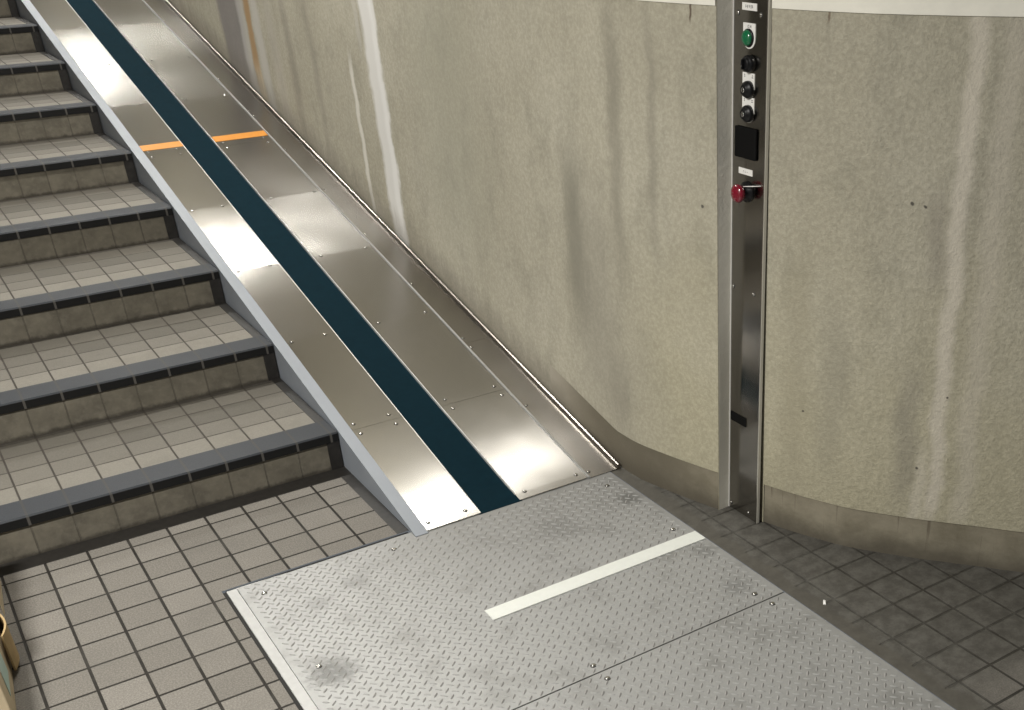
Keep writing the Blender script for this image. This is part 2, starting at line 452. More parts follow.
M['black'] = simple_mat('black_plastic', (0.006, 0.006, 0.007), 0.38, 0, 0.3, 0.05, 40)
M['matte_black'] = simple_mat('matte_black', (0.003, 0.003, 0.003), 0.7, 0, 0.15)
M['red'] = simple_mat('red_button', (0.17, 0.003, 0.016), 0.22, 0, 0.6, 0.05, 40, 0.4)
M['chrome'] = simple_mat('chrome', (0.75, 0.75, 0.75), 0.15, 1.0)
M['glint'] = simple_mat('pale_glint', (0.75, 0.73, 0.71), 0.4)  # colour of the modelled light streak by the stop button
M['card'] = simple_mat('cardboard', (0.52, 0.43, 0.29), 0.8, 0, 0.2, 0.10, 25)
M['card_brown'] = simple_mat('brown_cardboard', (0.40, 0.29, 0.15), 0.8, 0, 0.2, 0.10, 25)
M['clear_tape'] = simple_mat('clear_packing_tape', (0.62, 0.53, 0.38), 0.14, 0, 0.7, 0.10, 30, 0.6)
M['print'] = simple_mat('pale_green_print', (0.42, 0.56, 0.50), 0.5)
M['fixture'] = simple_mat('white_enamel', (0.75, 0.75, 0.74), 0.4)

# ------------------------------------------------------------------ mesh helpers
class MB:
    def __init__(self):
        self.v, self.f, self.mi, self.uv, self.sm = [], [], [], {}, []
        self.mats = []
    def mat(self, m):
        if m not in self.mats:
            self.mats.append(m)
        return self.mats.index(m)
    def face(self, pts, m, uvs=None, smooth=False):
        b = len(self.v)
        self.v += [tuple(p) for p in pts]
        if uvs:
            self.uv[len(self.f)] = uvs
        self.f.append(tuple(range(b, b + len(pts))))
        self.mi.append(self.mat(m))
        self.sm.append(smooth)
    def raw(self, verts, faces, m, smooth=False):
        b = len(self.v)
        self.v += [tuple(p) for p in verts]
        for f in faces:
            self.f.append(tuple(b + i for i in f))
            self.mi.append(self.mat(m))
            self.sm.append(smooth)
    def box(self, x0, x1, y0, y1, z0, z1, m, zf=None):
        """zf: function giving the base height at y (boxes lying along the ramp)"""
        g = zf or (lambda y: 0.0)
        vs = [(x, y, z + g(y)) for x in (x0, x1) for y in (y0, y1) for z in (z0, z1)]
        self.raw(vs, [(0, 1, 3, 2), (4, 6, 7, 5), (0, 4, 5, 1), (2, 3, 7, 6), (0, 2, 6, 4), (1, 5, 7, 3)], m)
    def lathe(self, prof, m, n=20, mat4=None, smooth=True):
        """profile of (radius, height) turned round the local z axis"""
        mt = mat4 or Matrix.Identity(4)
        b = []
        for (r, h) in prof:
            for i in range(n):
                a = 2 * PI * i / n
                b.append(mt @ Vector((r * math.cos(a), r * math.sin(a), h)))
        fs = []
        for j in range(len(prof) - 1):
            for i in range(n):
                i2 = (i + 1) % n
                fs.append((j * n + i, j * n + i2, (j + 1) * n + i2, (j + 1) * n + i))
        fs.append(tuple(reversed(range(n))))
        fs.append(tuple((len(prof) - 1) * n + i for i in range(n)))
        self.raw(b, fs, m, smooth)
    def build(self, name, parent=None, bevel=0.0, seg=2, loc=None, merge=True, angle=None):
        me = bpy.data.meshes.new(name)
        me.from_pydata(self.v, [], self.f)
        for m in self.mats:
            me.materials.append(m)
        for i, p in enumerate(me.polygons):
            p.material_index = self.mi[i]
            p.use_smooth = self.sm[i]
        uvl = me.uv_layers.new(name='UVMap')
        for i, p in enumerate(me.polygons):
            n = p.normal
            for q, li in enumerate(p.loop_indices):
                co = me.vertices[me.loops[li].vertex_index].co
                if i in self.uv:
                    uvl.data[li].uv = self.uv[i][q]
                elif abs(n.z) > 0.5:
                    uvl.data[li].uv = (co.y, co.x)
                elif abs(n.x) > abs(n.y):
                    uvl.data[li].uv = (co.z, co.y)
                else:
                    uvl.data[li].uv = (co.z, co.x)
        me.update()
        o = bpy.data.objects.new(name, me)
        col.objects.link(o)
        if merge:
            import bmesh
            bm = bmesh.new()
            bm.from_mesh(me)
            bmesh.ops.remove_doubles(bm, verts=bm.verts, dist=1e-6)
            bmesh.ops.recalc_face_normals(bm, faces=bm.faces)
            bm.to_mesh(me)
            bm.free()
        if bevel:
            bv = o.modifiers.new('bevel', 'BEVEL')
            bv.width = bevel
            bv.segments = seg
            bv.limit_method = 'ANGLE'
            bv.angle_limit = math.radians(40)
        if loc is not None:
            o.location = loc
        if parent is not None:
            o.parent = parent
        return o

def tag(o, label, cat, group=None, kind=None):
    o['label'] = label
    o['category'] = cat
    if group:
        o['group'] = group
    if kind:
        o['kind'] = kind
    return o
def thing(name, label, cat, loc=(0, 0, 0), group=None):
    o = bpy.data.objects.new(name, None)
    o.empty_display_size = 0.1
    o.location = loc
    col.objects.link(o)
    return tag(o, label, cat, group)
def struct(o):
    o['kind'] = 'structure'
    return o
def reparent(child, parent):
    child.parent = parent
    child.matrix_parent_inverse = Matrix.Translation(-Vector(parent.location))
    return child

# ------------------------------------------------------------------ floor
PX0, PX1, PY0, PSEAM, PY2 = 0.3385, 1.4385, 0.0274, -0.8065, -2.10
mb = MB()
def frect(x0, x1, y0, y1):
    mb.face([(x0, y0, 0), (x1, y0, 0), (x1, y1, 0), (x0, y1, 0)], M['floor'])
# floor with an opening for the pit cover
FX1 = 4.0
frect(ROOM_L, PX0 - 0.009, ROOM_FRONT, YS + 0.02)
frect(PX1 + 0.002, FX1, ROOM_FRONT, YS + 0.02)
frect(PX0 - 0.009, PX1 + 0.002, PY0 + 0.011, YS + 0.02)
frect(PX0 - 0.009, PX1 + 0.002, ROOM_FRONT, PY2)
struct(mb.build('floor'))

# dark border strip of the floor, along the first riser and mitred along the ramp
mb = MB()
mb.face([(ROOM_L, YS - 0.062, 0.0012), (0.790, YS - 0.062, 0.0012), (0.8235, YS, 0.0012), (ROOM_L, YS, 0.0012)], M['border'])
mb.face([(0.790, YS - 0.062, 0.0012), (0.790, PY0 + 0.008, 0.0012), (0.8235, PY0 + 0.008, 0.0012), (0.8235, YS, 0.0012)], M['border'])
struct(mb.build('trim_1'))

# ------------------------------------------------------------------ wall on the right
def catmull(pts, n=6):
    out = []
    for i in range(len(pts) - 1):
        p0 = pts[max(i - 1, 0)]
        p1, p2 = pts[i], pts[i + 1]
        p3 = pts[min(i + 2, len(pts) - 1)]
        for j in range(n):
            t = j / n
            q = []
            for a in range(2):
                q.append(0.5 * (2 * p1[a] + (p2[a] - p0[a]) * t + (2 * p0[a] - 5 * p1[a] + 4 * p2[a] - p3[a]) * t * t + (3 * p1[a] - p0[a] - 3 * p2[a] + p3[a]) * t ** 3))
            out.append(tuple(q))
    out.append(pts[-1])
    return out
WX = 1.4800
left_run = [(WX, ROOM_BACK)] + [(WX, y) for y in (7, 5, 4, 3, 2, 1, 0.4)]
corner_a = catmull([(WX, 0.2), (WX, 0.05), (1.4810, -0.05), (1.4860, -0.105), (1.4985, -0.166), (1.516, -0.238), (1.534, -0.305), (1.5565, -0.380)])
recess = [(1.5567, -0.3805), (1.6125, -0.3800), (1.6125, -0.5075)]
corner_b = catmull([(1.6126, -0.5076), (1.640, -0.591), (1.667, -0.660), (1.697, -0.728), (1.731, -0.784), (1.768, -0.838), (1.808, -0.894), (1.853, -0.951), (1.906, -1.018), (1.972, -1.102), (2.10, -1.245), (2.32, -1.44), (2.65, -1.66), (3.1, -1.85), (3.6, -1.93), (4.0, -1.94)])
profile = left_run + corner_a + recess + corner_b
arc = [0.0]
for a, b in zip(profile, profile[1:]):
    arc.append(arc[-1] + math.hypot(b[0] - a[0], b[1] - a[1]))
# measured run-off positions are counted from y = 0 on this wall
zero = arc[len(left_run) - 1] + 0.4
arc = [s - zero for s in arc]
iA0 = len(left_run)
iA1 = iA0 + len(corner_a) - 1
iB0 = iA1 + 1 + len(recess)
iB1 = len(profile) - 1
BAND_Z = 1.270
def wall_strip(mb, idx0, idx1, z0f, z1f, mat, off=0.0):
    pr = profile[idx0:idx1 + 1]
    ar = arc[idx0:idx1 + 1]
    nrm = []
    for i in range(len(pr)):
        a, b = pr[max(i - 1, 0)], pr[min(i + 1, len(pr) - 1)]
        t = Vector((b[0] - a[0], b[1] - a[1]))
        t.normalize()
        nrm.append(Vector((t.y, -t.x)))
    offs = [off * (0.25 if p[1] > 0.15 else 1.0) for p in pr]          # towards the room
    # the run goes from the back of the stairwell to the front: the room is on its right-hand side
    P = [(p[0] + n.x * o_, p[1] + n.y * o_) for p, n, o_ in zip(pr, nrm, offs)]
    for i in range(len(P) - 1):
        a, b = P[i], P[i + 1]
        za0, za1, zb0, zb1 = z0f(a[1]), z1f(a[1]), z0f(b[1]), z1f(b[1])
        mb.face([(a[0], a[1], za0), (b[0], b[1], zb0), (b[0], b[1], zb1), (a[0], a[1], za1)], mat,
                [(ar[i], za0), (ar[i + 1], zb0), (ar[i + 1], zb1), (ar[i], za1)], smooth=True)
    return P
mb = MB()
def wall_foot(y):
    return base_top(y) if y <= 7.05 else LAND_Z - 0.05
def base_top(y):
    return max(0.116, 0.110 + M_ * (y + 0.01))
wall_strip(mb, 0, iA1, wall_foot, lambda y: ceil_z(y) + 0.02, M['plaster'])
wall_strip(mb, iA1, iB0, lambda y: -0.05, lambda y: ceil_z(y) + 0.02, M['plaster'])
wall_strip(mb, iB0, iB1, wall_foot, lambda y: ceil_z(y) + 0.02, M['plaster'])
wr = mb.build('wall_right', merge=True)
struct(wr)
for p in wr.data.polygons:
    p.use_smooth = True
es = wr.modifiers.new('edge_split', 'EDGE_SPLIT')
es.split_angle = math.radians(35)

def band_obj(name, idx0, idx1, z0f, z1f, mat, off, cap_lo=False):
    mb = MB()
    P = wall_strip(mb, idx0, idx1, z0f, z1f, mat, off)
    pr, ar = profile[idx0:idx1 + 1], arc[idx0:idx1 + 1]
    for i in range(len(P) - 1):
        for zf in (z1f, z0f) if cap_lo else (z1f,):
            a, b, c, d = P[i], P[i + 1], pr[i + 1], pr[i]
            mb.face([(a[0], a[1], zf(a[1])), (b[0], b[1], zf(b[1])), (c[0], c[1], zf(b[1])), (d[0], d[1], zf(a[1]))], mat,
                    [(ar[i], zf(a[1])), (ar[i + 1], zf(b[1])), (ar[i + 1], zf(b[1])), (ar[i], zf(a[1]))])
    o = mb.build(name)
    e = o.modifiers.new('edge_split', 'EDGE_SPLIT')
    e.split_angle = math.radians(35)
    for p in o.data.polygons:
        p.use_smooth = True
    return struct(o)
def base_bot(y):
    return -0.02
def base_over(y):
    return base_top(y) + 0.012
band_obj('trim_4', 1, 7, base_bot, base_over, M['plaster'], -0.0028)
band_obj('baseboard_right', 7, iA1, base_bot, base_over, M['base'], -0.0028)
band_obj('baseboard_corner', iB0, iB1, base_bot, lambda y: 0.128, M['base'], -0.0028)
band_obj('trim_2', iA0, iA1, lambda y: BAND_Z, lambda y: BAND_Z + 0.16, M['band'], 0.003, True)
band_obj('trim_3', iB0, iB1, lambda y: BAND_Z, lambda y: BAND_Z + 0.16, M['band'], 0.003, True)

# ------------------------------------------------------------------ rest of the stairwell
mb = MB()
ZL = lambda y: ceil_z(y)
xw = ROOM_L - 0.005
mb.face([(xw, ROOM_FRONT, -0.05), (xw, ROOM_BACK, -0.05), (xw, ROOM_BACK, ZL(ROOM_BACK)), (xw, -1.0, ZL(-1)), (xw, ROOM_FRONT, ZL(-1))], M['wall_plain'])
struct(mb.build('wall_left'))
mb = MB()
mb.face([(ROOM_L, ROOM_BACK, LAND_Z - 0.05), (WX, ROOM_BACK, LAND_Z - 0.05), (WX, ROOM_BACK, ZL(ROOM_BACK)), (ROOM_L, ROOM_BACK, ZL(ROOM_BACK))], M['wall_plain'])
struct(mb.build('wall_back'))
mb = MB()
mb.face([(ROOM_L, -1, ZL(-1)), (FX1, -1, ZL(-1)), (FX1, ROOM_BACK, ZL(ROOM_BACK)), (ROOM_L, ROOM_BACK, ZL(ROOM_BACK))], M['ceiling'])
mb.face([(ROOM_L, ROOM_FRONT, ZL(-1)), (FX1, ROOM_FRONT, ZL(-1)), (FX1, -1, ZL(-1)), (ROOM_L, -1, ZL(-1))], M['ceiling'])
struct(mb.build('ceiling'))

# ------------------------------------------------------------------ staircase
stairs = thing('tiled_staircase', 'beige tiled staircase with dark slate nosings climbing left of the steel ramp', 'stairs', (-0.7, YS, 0))
for kstep in range(1, NSTEP + 1):
    y0 = YS + (kstep - 1) * T
    y1 = y0 + T if kstep < NSTEP else ROOM_BACK
    z1 = kstep * RI
    z0 = (kstep - 1) * RI
    xr = XS + 0.006
    mb = MB()
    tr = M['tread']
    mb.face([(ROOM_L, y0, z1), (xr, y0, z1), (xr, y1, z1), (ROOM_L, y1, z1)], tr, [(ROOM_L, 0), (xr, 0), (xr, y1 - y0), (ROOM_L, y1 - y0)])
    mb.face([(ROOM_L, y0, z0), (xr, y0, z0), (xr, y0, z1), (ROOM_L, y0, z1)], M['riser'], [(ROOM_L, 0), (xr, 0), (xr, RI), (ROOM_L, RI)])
    zb = 0.0
    mb.face([(xr, y0, zb), (xr, y1, zb), (xr, y1, z1), (xr, y0, z1)], M['riser'], [(0, 0), (0.1, 0), (0.1, 0.1), (0, 0.1)])
    mb.face([(ROOM_L, y0, zb), (ROOM_L, y1, zb), (ROOM_L, y1, z1), (ROOM_L, y0, z1)], M['riser'], [(0, 0), (0.1, 0), (0.1, 0.1), (0, 0.1)])
    mb.face([(ROOM_L, y1, zb), (xr, y1, zb), (xr, y1, z1), (ROOM_L, y1, z1)], M['riser'], [(0, 0), (0.1, 0), (0.1, 0.1), (0, 0.1)])
    st = mb.build('step', merge=False)
    reparent(st, stairs)
    # slate nosing: top 100 mm, short black drop at the front
    mb = MB()
    e = 0.0022
    A = [(y0 + 0.0985, z1), (y0 + 0.0985, z1 + e), (y0 - 0.0015, z1 + e), (y0 - 0.0055, z1 - 0.002), (y0 - 0.0055, z1 - 0.026), (y0, z1 - 0.027), (y0, z1)]
    vs = [(x, a, b) for x in (ROOM_L + 0.001, xr) for (a, b) in A]
    n = len(A)
    mb.raw(vs, [tuple(range(n)), tuple(reversed(range(n, 2 * n)))] + [(i, (i + 1) % n, n + (i + 1) % n, n + i) for i in range(n)], M['nosing'])
    ns = mb.build('nosing')
    ns.parent = st
    ns['label'] = 'dark slate nosing strip'
    # dark border: upright at the riser's end, and along the ramp on the tread
    mb = MB()
    mb.box(XS - 0.030, xr, y0 - 0.003, y0 - 0.0002, z0, z1 - 0.026, M['border'])
    mb.box(XS - 0.022, xr, y0 + 0.0990, y1 - 0.001, z1 + 0.0002, z1 + 0.0020, M['border'])
    sb = mb.build('side_border')
    sb.parent = st
    sb['label'] = 'dark border strip beside the ramp'

# ------------------------------------------------------------------ ramp
ramp = thing('steel_ramp', 'brushed steel inclined ramp with dark teal centre strip between the stairs and the wall', 'ramp', (1.14, 0, 0))
RE = 5.66                                        # upper end
X_OUT, X_IN, X_G0, X_G1, X_S2, X_FL = 0.8237, 0.8600, 1.0202, 1.1410, 1.3632, 1.4615
mb = MB()
# pale grey side cheek: upright face down to floor and steps, with a flat top flange
th = 0.0015
sect_top = 0.0030
mb.box(X_OUT, X_IN, -0.010, RE, 0.0012, sect_top, M['paint'], rz)
pts = [(-0.010, 0.0012), (0.036, 0.0012), (0.040, 0.0003), (RE, 0.0003), (RE, rz(RE, 0.0)), (-0.010, 0.0016)]
for x in (X_OUT, X_OUT + 0.004):
    mb.face([(x, a, b) for a, b in pts], M['paint'])
for i in range(len(pts)):
    (a, b), (c, d) = pts[i], pts[(i + 1) % len(pts)]
    mb.face([(X_OUT, a, b), (X_OUT + 0.004, a, b), (X_OUT + 0.004, c, d), (X_OUT, c, d)], M['paint'])
cheek = reparent(mb.build('side_cheek', merge=False), ramp)
cheek['label'] = 'pale grey painted side cheek with flat top edge'

def screw_mesh():
    mb = MB()
    mb.lathe([(0.0050, 0.0003), (0.0050, 0.0010), (0.0042, 0.0024), (0.0025, 0.0032), (0.0008, 0.0028)], M['screw'], 14)
    mb.lathe([(0.0064, 0.0), (0.0062, 0.0004)], M['screw_ring'], 14)
    return mb.build('screw')
screw_proto = screw_mesh()
screw_used = False
def put_screw(parent, root, x, y, z, rot, scale=1.0):
    global screw_used
    s = screw_proto
    if screw_used:
        s = screw_proto.copy()
        col.objects.link(s)
    screw_used = True
    s.parent = parent
    s.matrix_parent_inverse = Matrix.Translation(-Vector(root.location)) if parent is root else Matrix.Identity(4)
    s.location = (x, y, z)
    s.rotation_euler = rot
    s.scale = (scale,) * 3
    return s
RROT = (RAMP_ANG, 0, 0)
SEAMS = [-0.001, 0.493, 2.513, 4.513, RE]
SAG = 0.0024
S_L, S_R = (0.876, 0.986), (1.171, 1.339)
screw_rows = {0: [0.026, 0.468], 1: [0.520, 1.008, 1.501, 1.992, 2.487], 2: [2.539, 3.022, 3.512, 4.002, 4.487], 3: [4.539, 5.02, 5.51]}
for side, (xa, xb), sx in (('left', (X_IN + 0.0006, X_G0), S_L), ('right', (X_G1, X_S2), S_R)):
    for i in range(4):
        y0, y1 = SEAMS[i] + 0.0006, SEAMS[i + 1] - 0.0006
        mb = MB()
        # sheet sags a little between its screw rows
        rows = sorted(set([y0] + screw_rows[i] + [y1]))
        for ra, rb in zip(rows, rows[1:]):
            span = rb - ra
            sag = 0.0 if span < 0.1 else SAG * span * random.uniform(0.8, 1.2)
            nn = 1 if span < 0.1 else 12
            ys = [ra + span * j / nn for j in range(nn + 1)]
            vs = []
            for y in ys:
                z = 0.0026 - sag * math.sin(PI * (y - ra) / span)
                vs += [(xa, y, rz(y, z)), (xb, y, rz(y, z))]
            mb.raw(vs, [(2 * j, 2 * j + 1, 2 * j + 3, 2 * j + 2) for j in range(nn)], M['steel'], True)
        mb.face([(xa, y0, rz(y0, 0.0005)), (xb, y0, rz(y0, 0.0005)), (xb, y0, rz(y0, 0.0026)), (xa, y0, rz(y0, 0.0026))], M['steel'])
        # folded edge beside the belt has its lit line painted bright
        xe = xb if side == 'left' else xa
        s = -1 if side == 'left' else 1
        mb.box(min(xe, xe + s * 0.0026), max(xe, xe + s * 0.0026), max(y0, 0.03) if i == 0 else y0, y1, -0.009 if i else -0.0055, 0.0029, M['edge'], rz)
        cp = reparent(mb.build('cover_plate', merge=False), ramp)
        for y in screw_rows[i]:
            for x in sx:
                sc = put_screw(cp, ramp, x, y, rz(y, 0.0026), RROT)
# raised bead between right cover plates and the wall rail
mb = MB()
A = [(X_S2 + 0.0004, 0.0), (X_S2 + 0.0004, 0.0045), (X_S2 + 0.002, 0.0062), (X_S2 + 0.006, 0.0062), (X_S2 + 0.0080, 0.0045), (X_S2 + 0.0080, 0.0)]
n = len(A)
vs = [(a, y, rz(y, b)) for y in (-0.0035, RE) for (a, b) in A]
mb.raw(vs, [tuple(range(n)), tuple(reversed(range(n, 2 * n)))] + [(i, (i + 1) % n, n + (i + 1) % n, n + i) for i in range(n)], M['bead'])
bead = reparent(mb.build('edge_bead'), ramp)
bead['label'] = 'bright raised joint bead'
# wall rail: flat bottom folded up against the wall
RS = [-0.004, 0.7805, 2.80, 4.80, RE]
rail_screws = {0: [0.022, 0.388, 0.750], 1: [0.812, 1.201, 1.597, 2.00, 2.40, 2.768], 2: [2.828, 3.219, 3.61, 4.02, 4.42, 4.768], 3: [4.83, 5.2, 5.55]}
for i in range(4):
    y0, y1 = RS[i] + 0.0005, RS[i + 1] - 0.0005
    mb = MB()
    mb.box(X_S2 + 0.0085, X_FL, y0, y1, 0.0002, 0.0018, M['steel_rail'], rz)
    # the up-stand: outer face leans a little, its rim is bright
    LA = [(X_FL, 0.0002), (X_FL, 0.0022), (X_FL + 0.0035, 0.0150), (X_FL + 0.0075, 0.0165), (X_FL + 0.0115, 0.0150), (X_FL + 0.0115, 0.0008 if i == 0 else -0.02)]
    n = len(LA)
    vs = [(a, y, rz(y, b)) for y in (y0, y1) for (a, b) in LA]
    mb.raw(vs, [tuple(range(n)), tuple(reversed(range(n, 2 * n)))] + [(j, (j + 1) % n, n + (j + 1) % n, n + j) for j in range(n)], M['lip'])
    r = reparent(mb.build('wall_rail', merge=False), ramp)
    for y in rail_screws[i]:
        put_screw(r, ramp, X_S2 + 0.0165, y, rz(y, 0.0018), RROT)
# belt in the channel
mb = MB()
BP = [(-0.003, 0.0013), (0.03, 0.0013), (0.06, rz(0.06, -0.0130)), (RE, rz(RE, -0.0130)), (RE, rz(RE, -0.0065)), (0.10, rz(0.10, -0.0065)), (-0.003, 0.0020)]
n = len(BP)
mb.raw([(x, a, b) for x in (X_G0 - 0.006, X_G1 + 0.006) for a, b in BP], [tuple(range(n)), tuple(reversed(range(n, 2 * n)))] + [(i, (i + 1) % n, n + (i + 1) % n, n + i) for i in range(n)], M['belt'])
belt = reparent(mb.build('centre_strip'), ramp)
belt['label'] = 'dark teal strip running in the slot'
# body below, so that the ramp is solid from the side and the top
mb = MB()
bp = [(0.01, -0.0), (RE, 0.0), (RE, rz(RE, -0.014)), (0.075, rz(0.075, -0.014))]
bp = [(0.06, 0.0), (RE, 0.0), (RE, rz(RE, -0.0145)), (0.06, 0.0012)]
for x in (X_OUT + 0.006, X_FL + 0.010):
    mb.face([(x, a, b) for a, b in bp], M['gap'])
for i in range(4):
    (a, b), (c, d) = bp[i], bp[(i + 1) % 4]
    mb.face([(X_OUT + 0.006, a, b), (X_FL + 0.010, a, b), (X_FL + 0.010, c, d), (X_OUT + 0.006, c, d)], M['gap'])
reparent(mb.build('inner_frame'), ramp)
# orange tape pieces
for xa, xb in ((X_IN + 0.0008, X_G0 - 0.002), (X_G1 + 0.0045, X_S2 - 0.0005)):
    mb = MB()
    mb.box(xa, xb, 2.5535, 2.6055, 0.0027, 0.0034, M['orange'], rz)
    t = reparent(mb.build('tape_mark'), ramp)
    t['label'] = 'orange tape mark across the cover plate'

# ------------------------------------------------------------------ checker plates with their edging
edging = thing('plate_edging', 'narrow aluminium angle edging round the left and back edges of the checker plates', 'metal edging', (PX0, PY0, 0))
mb = MB()
EW = 0.024
mb.box(PX0, PX0 + EW, PY2, PY0, -0.02, 0.0012, M['alu'])
reparent(mb.build('side_bar'), edging)
mb = MB()
mb.raw([(PX0 + EW, PY0 - 0.0035, -0.02), (PX0 + 0.15, PY0 - 0.0035, -0.02), (PX0 + EW, PY0 + 0.001, -0.02), (PX0 + EW, PY0 - 0.0035, 0.0012), (PX0 + 0.15, PY0 - 0.0035, 0.0012), (PX0 + EW, PY0 + 0.001, 0.0012)], [(0, 2, 1), (3, 4, 5), (0, 1, 4, 3), (1, 2, 5, 4), (2, 0, 3, 5)], M['alu'])
reparent(mb.build('back_bar'), edging)
mb = MB()
mb.box(PX0 - 0.009, PX0, PY2, PY0 + 0.006, -0.02, -0.004, M['gap'])
mb.box(PX0, X_OUT - 0.004, PY0 - 0.004, PY0 + 0.011, -0.02, -0.004, M['gap'])
mb.box(PX0 + 0.03, PX1, PY2, PY0 - 0.004, -0.030, -0.020, M['gap'])
g = reparent(mb.build('joint_gap'), edging)
g['label'] = 'dark joint gap round the edging'

ZP = 0.0010
LENS = 0.0265
def checker_plate(y0, y1, label, bolts):
    root = thing('checker_plate', label, 'metal plate', ((PX0 + PX1) / 2, (y0 + y1) / 2, 0), None)
    mb = MB()
    x0, x1 = PX0 + EW + 0.0015, PX1 - 0.001
    mb.box(x0, x1, y0, y1, -0.006, ZP, M['plate'])
    i0, i1 = int(math.floor(x0 / LENS)), int(math.ceil(x1 / LENS))
    j0, j1 = int(math.floor(y0 / LENS)), int(math.ceil(y1 / LENS))
    L, Wd, Hh = 0.0098, 0.0031, 0.0019
    for i in range(i0, i1 + 1):
        for j in range(j0, j1 + 1):
            for (ox, oy, ang) in ((0, 0, PI / 4), (0.5, 0.5, -PI / 4)):
                cx, cy = (i + ox) * LENS, (j + oy) * LENS
                if cy > -0.016 and cx > 0.812:
                    continue
                if not (x0 + 0.009 < cx < x1 - 0.009 and y0 + 0.008 < cy < y1 - 0.008):
                    continue
                ca, sa = math.cos(ang), math.sin(ang)
                loop = [(-L, 0), (-L * 0.5, -Wd * 0.85), (0, -Wd), (L * 0.5, -Wd * 0.85), (L, 0), (L * 0.5, Wd * 0.85), (0, Wd), (-L * 0.5, Wd * 0.85)]
                ridge = [(-L * 0.55, 0), (0, 0), (L * 0.55, 0)]
                vs = [(cx + a * ca - b * sa, cy + a * sa + b * ca, ZP) for a, b in loop] + [(cx + a * ca - b * sa, cy + a * sa + b * ca, ZP + Hh) for a, b in ridge]
                mb.raw(vs, [(0, 1, 8), (1, 2, 9, 8), (2, 3, 10, 9), (3, 4, 10), (4, 5, 10), (5, 6, 9, 10), (6, 7, 8, 9), (7, 0, 8)], M['lens_shade'] if ang > 0 else M['lens_soft'])
    pl = mb.build('tread_plate', merge=False)
    reparent(pl, root)
    for (x, y) in bolts:
        b = put_screw(root, root, x, y, ZP, (0, 0, 0), 1.2)
        b.name = 'bolt'
    return root, pl
plateA, meshA = checker_plate(PSEAM + 0.0020, PY0 - 0.0045, 'grey checker steel plate at the foot of the ramp bearing a white tape stripe', [(0.412, -0.036), (0.752, -0.034), (0.416, -0.410), (0.909, -0.778), (1.374, -0.770), (1.393, -0.393), (1.385, -0.072)])
plateB, meshB = checker_plate(PY2 + 0.002, PSEAM - 0.0020, 'grey checker steel plate nearest the viewer, beyond the seam from the white stripe', [(0.412, -0.836), (0.910, -0.836), (1.382, -0.829)])
mb = MB()
mb.box(0.8115, 1.4340, -0.4860, -0.4385, ZP + 0.0001, ZP + 0.0030, M['white_tape'])
wt = reparent(mb.build('tape_stripe'), plateA)
wt['label'] = 'white tape stripe'

# ------------------------------------------------------------------ control panel
panel = thing('control_panel', 'tall narrow stainless steel control panel with buttons recessed in the rounded wall corner', 'control panel', (1.600, -0.4435, 0))
XF = 1.5985
PYL, PYR = -0.3825, -0.5045
ZTOP = 1.52
mb = MB()
mb.box(XF, XF + 0.0085, PYR, PYL, 0.002, ZTOP, M['steel_panel'])
cas = reparent(mb.build('casing', bevel=0.0022, seg=2), panel)
# folded edges, the light they catch painted into their colour
mb = MB()
mb.box(XF + 0.0004, XF + 0.0085, PYR - 0.0014, PYR - 0.0001, 0.002, ZTOP, M['lit_return'])
sd = reparent(mb.build('side_return'), panel)
sd['label'] = 'side return of the casing, toned as if lit'
mb = MB()
mb.box(XF - 0.0012, XF + 0.0060, PYL + 0.0001, PYL + 0.0020, 0.002, ZTOP, M['edge'])
mb.box(XF - 0.0012, XF - 0.0002, PYL - 0.0030, PYL + 0.0001, 0.002, ZTOP, M['edge'])
reparent(mb.build('edge_strip'), panel)
TO_X = Matrix.Rotation(-PI / 2, 4, 'Y')       # local z -> -x (out of the panel face)
def face_mat(y, z, x=None):
    return Matrix.Translation((XF if x is None else x, y, z)) @ TO_X
def plate_part(name, y0, y1, z0, z1, mat, t=0.0012, bevel=0.0, label=None, parent=None):
    mb = MB()
    mb.box(XF - t, XF - 0.0001, y0, y1, z0, z1, mat)
    o = mb.build(name, bevel=bevel, seg=3)
    if parent is None:
        reparent(o, panel)
    else:
        o.parent = parent
    if label:
        o['label'] = label
    return o
def marks(parent, strokes, t):
    mb = MB()
    for (y0, y1, z0, z1) in strokes:
        mb.box(XF - t - 0.0002, XF - t, min(y0, y1), max(y0, y1), z0, z1, M['ink'])
    o = mb.build('print')
    o.parent = parent
    return o
# top label with a row of small printed characters
l1 = plate_part('name_label', -0.4665, -0.4150, 1.2615, 1.2765, M['label'], label='white printed name label')
st = []
for i, yc in enumerate((-0.4285, -0.4345, -0.4405, -0.4465, -0.4515)):
    st += [(yc - 0.0019, yc + 0.0019, 1.2712, 1.2720), (yc - 0.0005, yc + 0.0005, 1.2662, 1.2720), (yc - 0.0021, yc + 0.0021, 1.2685, 1.2693)]
    if i % 2:
        st.append((yc - 0.0016, yc + 0.0016, 1.2658, 1.2665))
marks(l1, st, 0.0012)
def legend(y, ztop, zbot, hw):
    """white legend plate, square at the top and rounded below round the button"""
    mb = MB()
    pts = [(y + hw, ztop), (y - hw, ztop)]
    zc = zbot + hw
    for i in range(13):
        a = -PI * i / 12
        pts.append((y - hw * math.cos(a), zc + hw * math.sin(a)))
    front = [(XF - 0.0015, a, b) for a, b in pts]
    back = [(XF - 0.0001, a, b) for a, b in pts]
    n = len(pts)
    mb.raw(front + back, [tuple(range(n)), tuple(reversed(range(n, 2 * n)))] + [(i, (i + 1) % n, n + (i + 1) % n, n + i) for i in range(n)], M['label'])
    return mb.build('legend_plate')
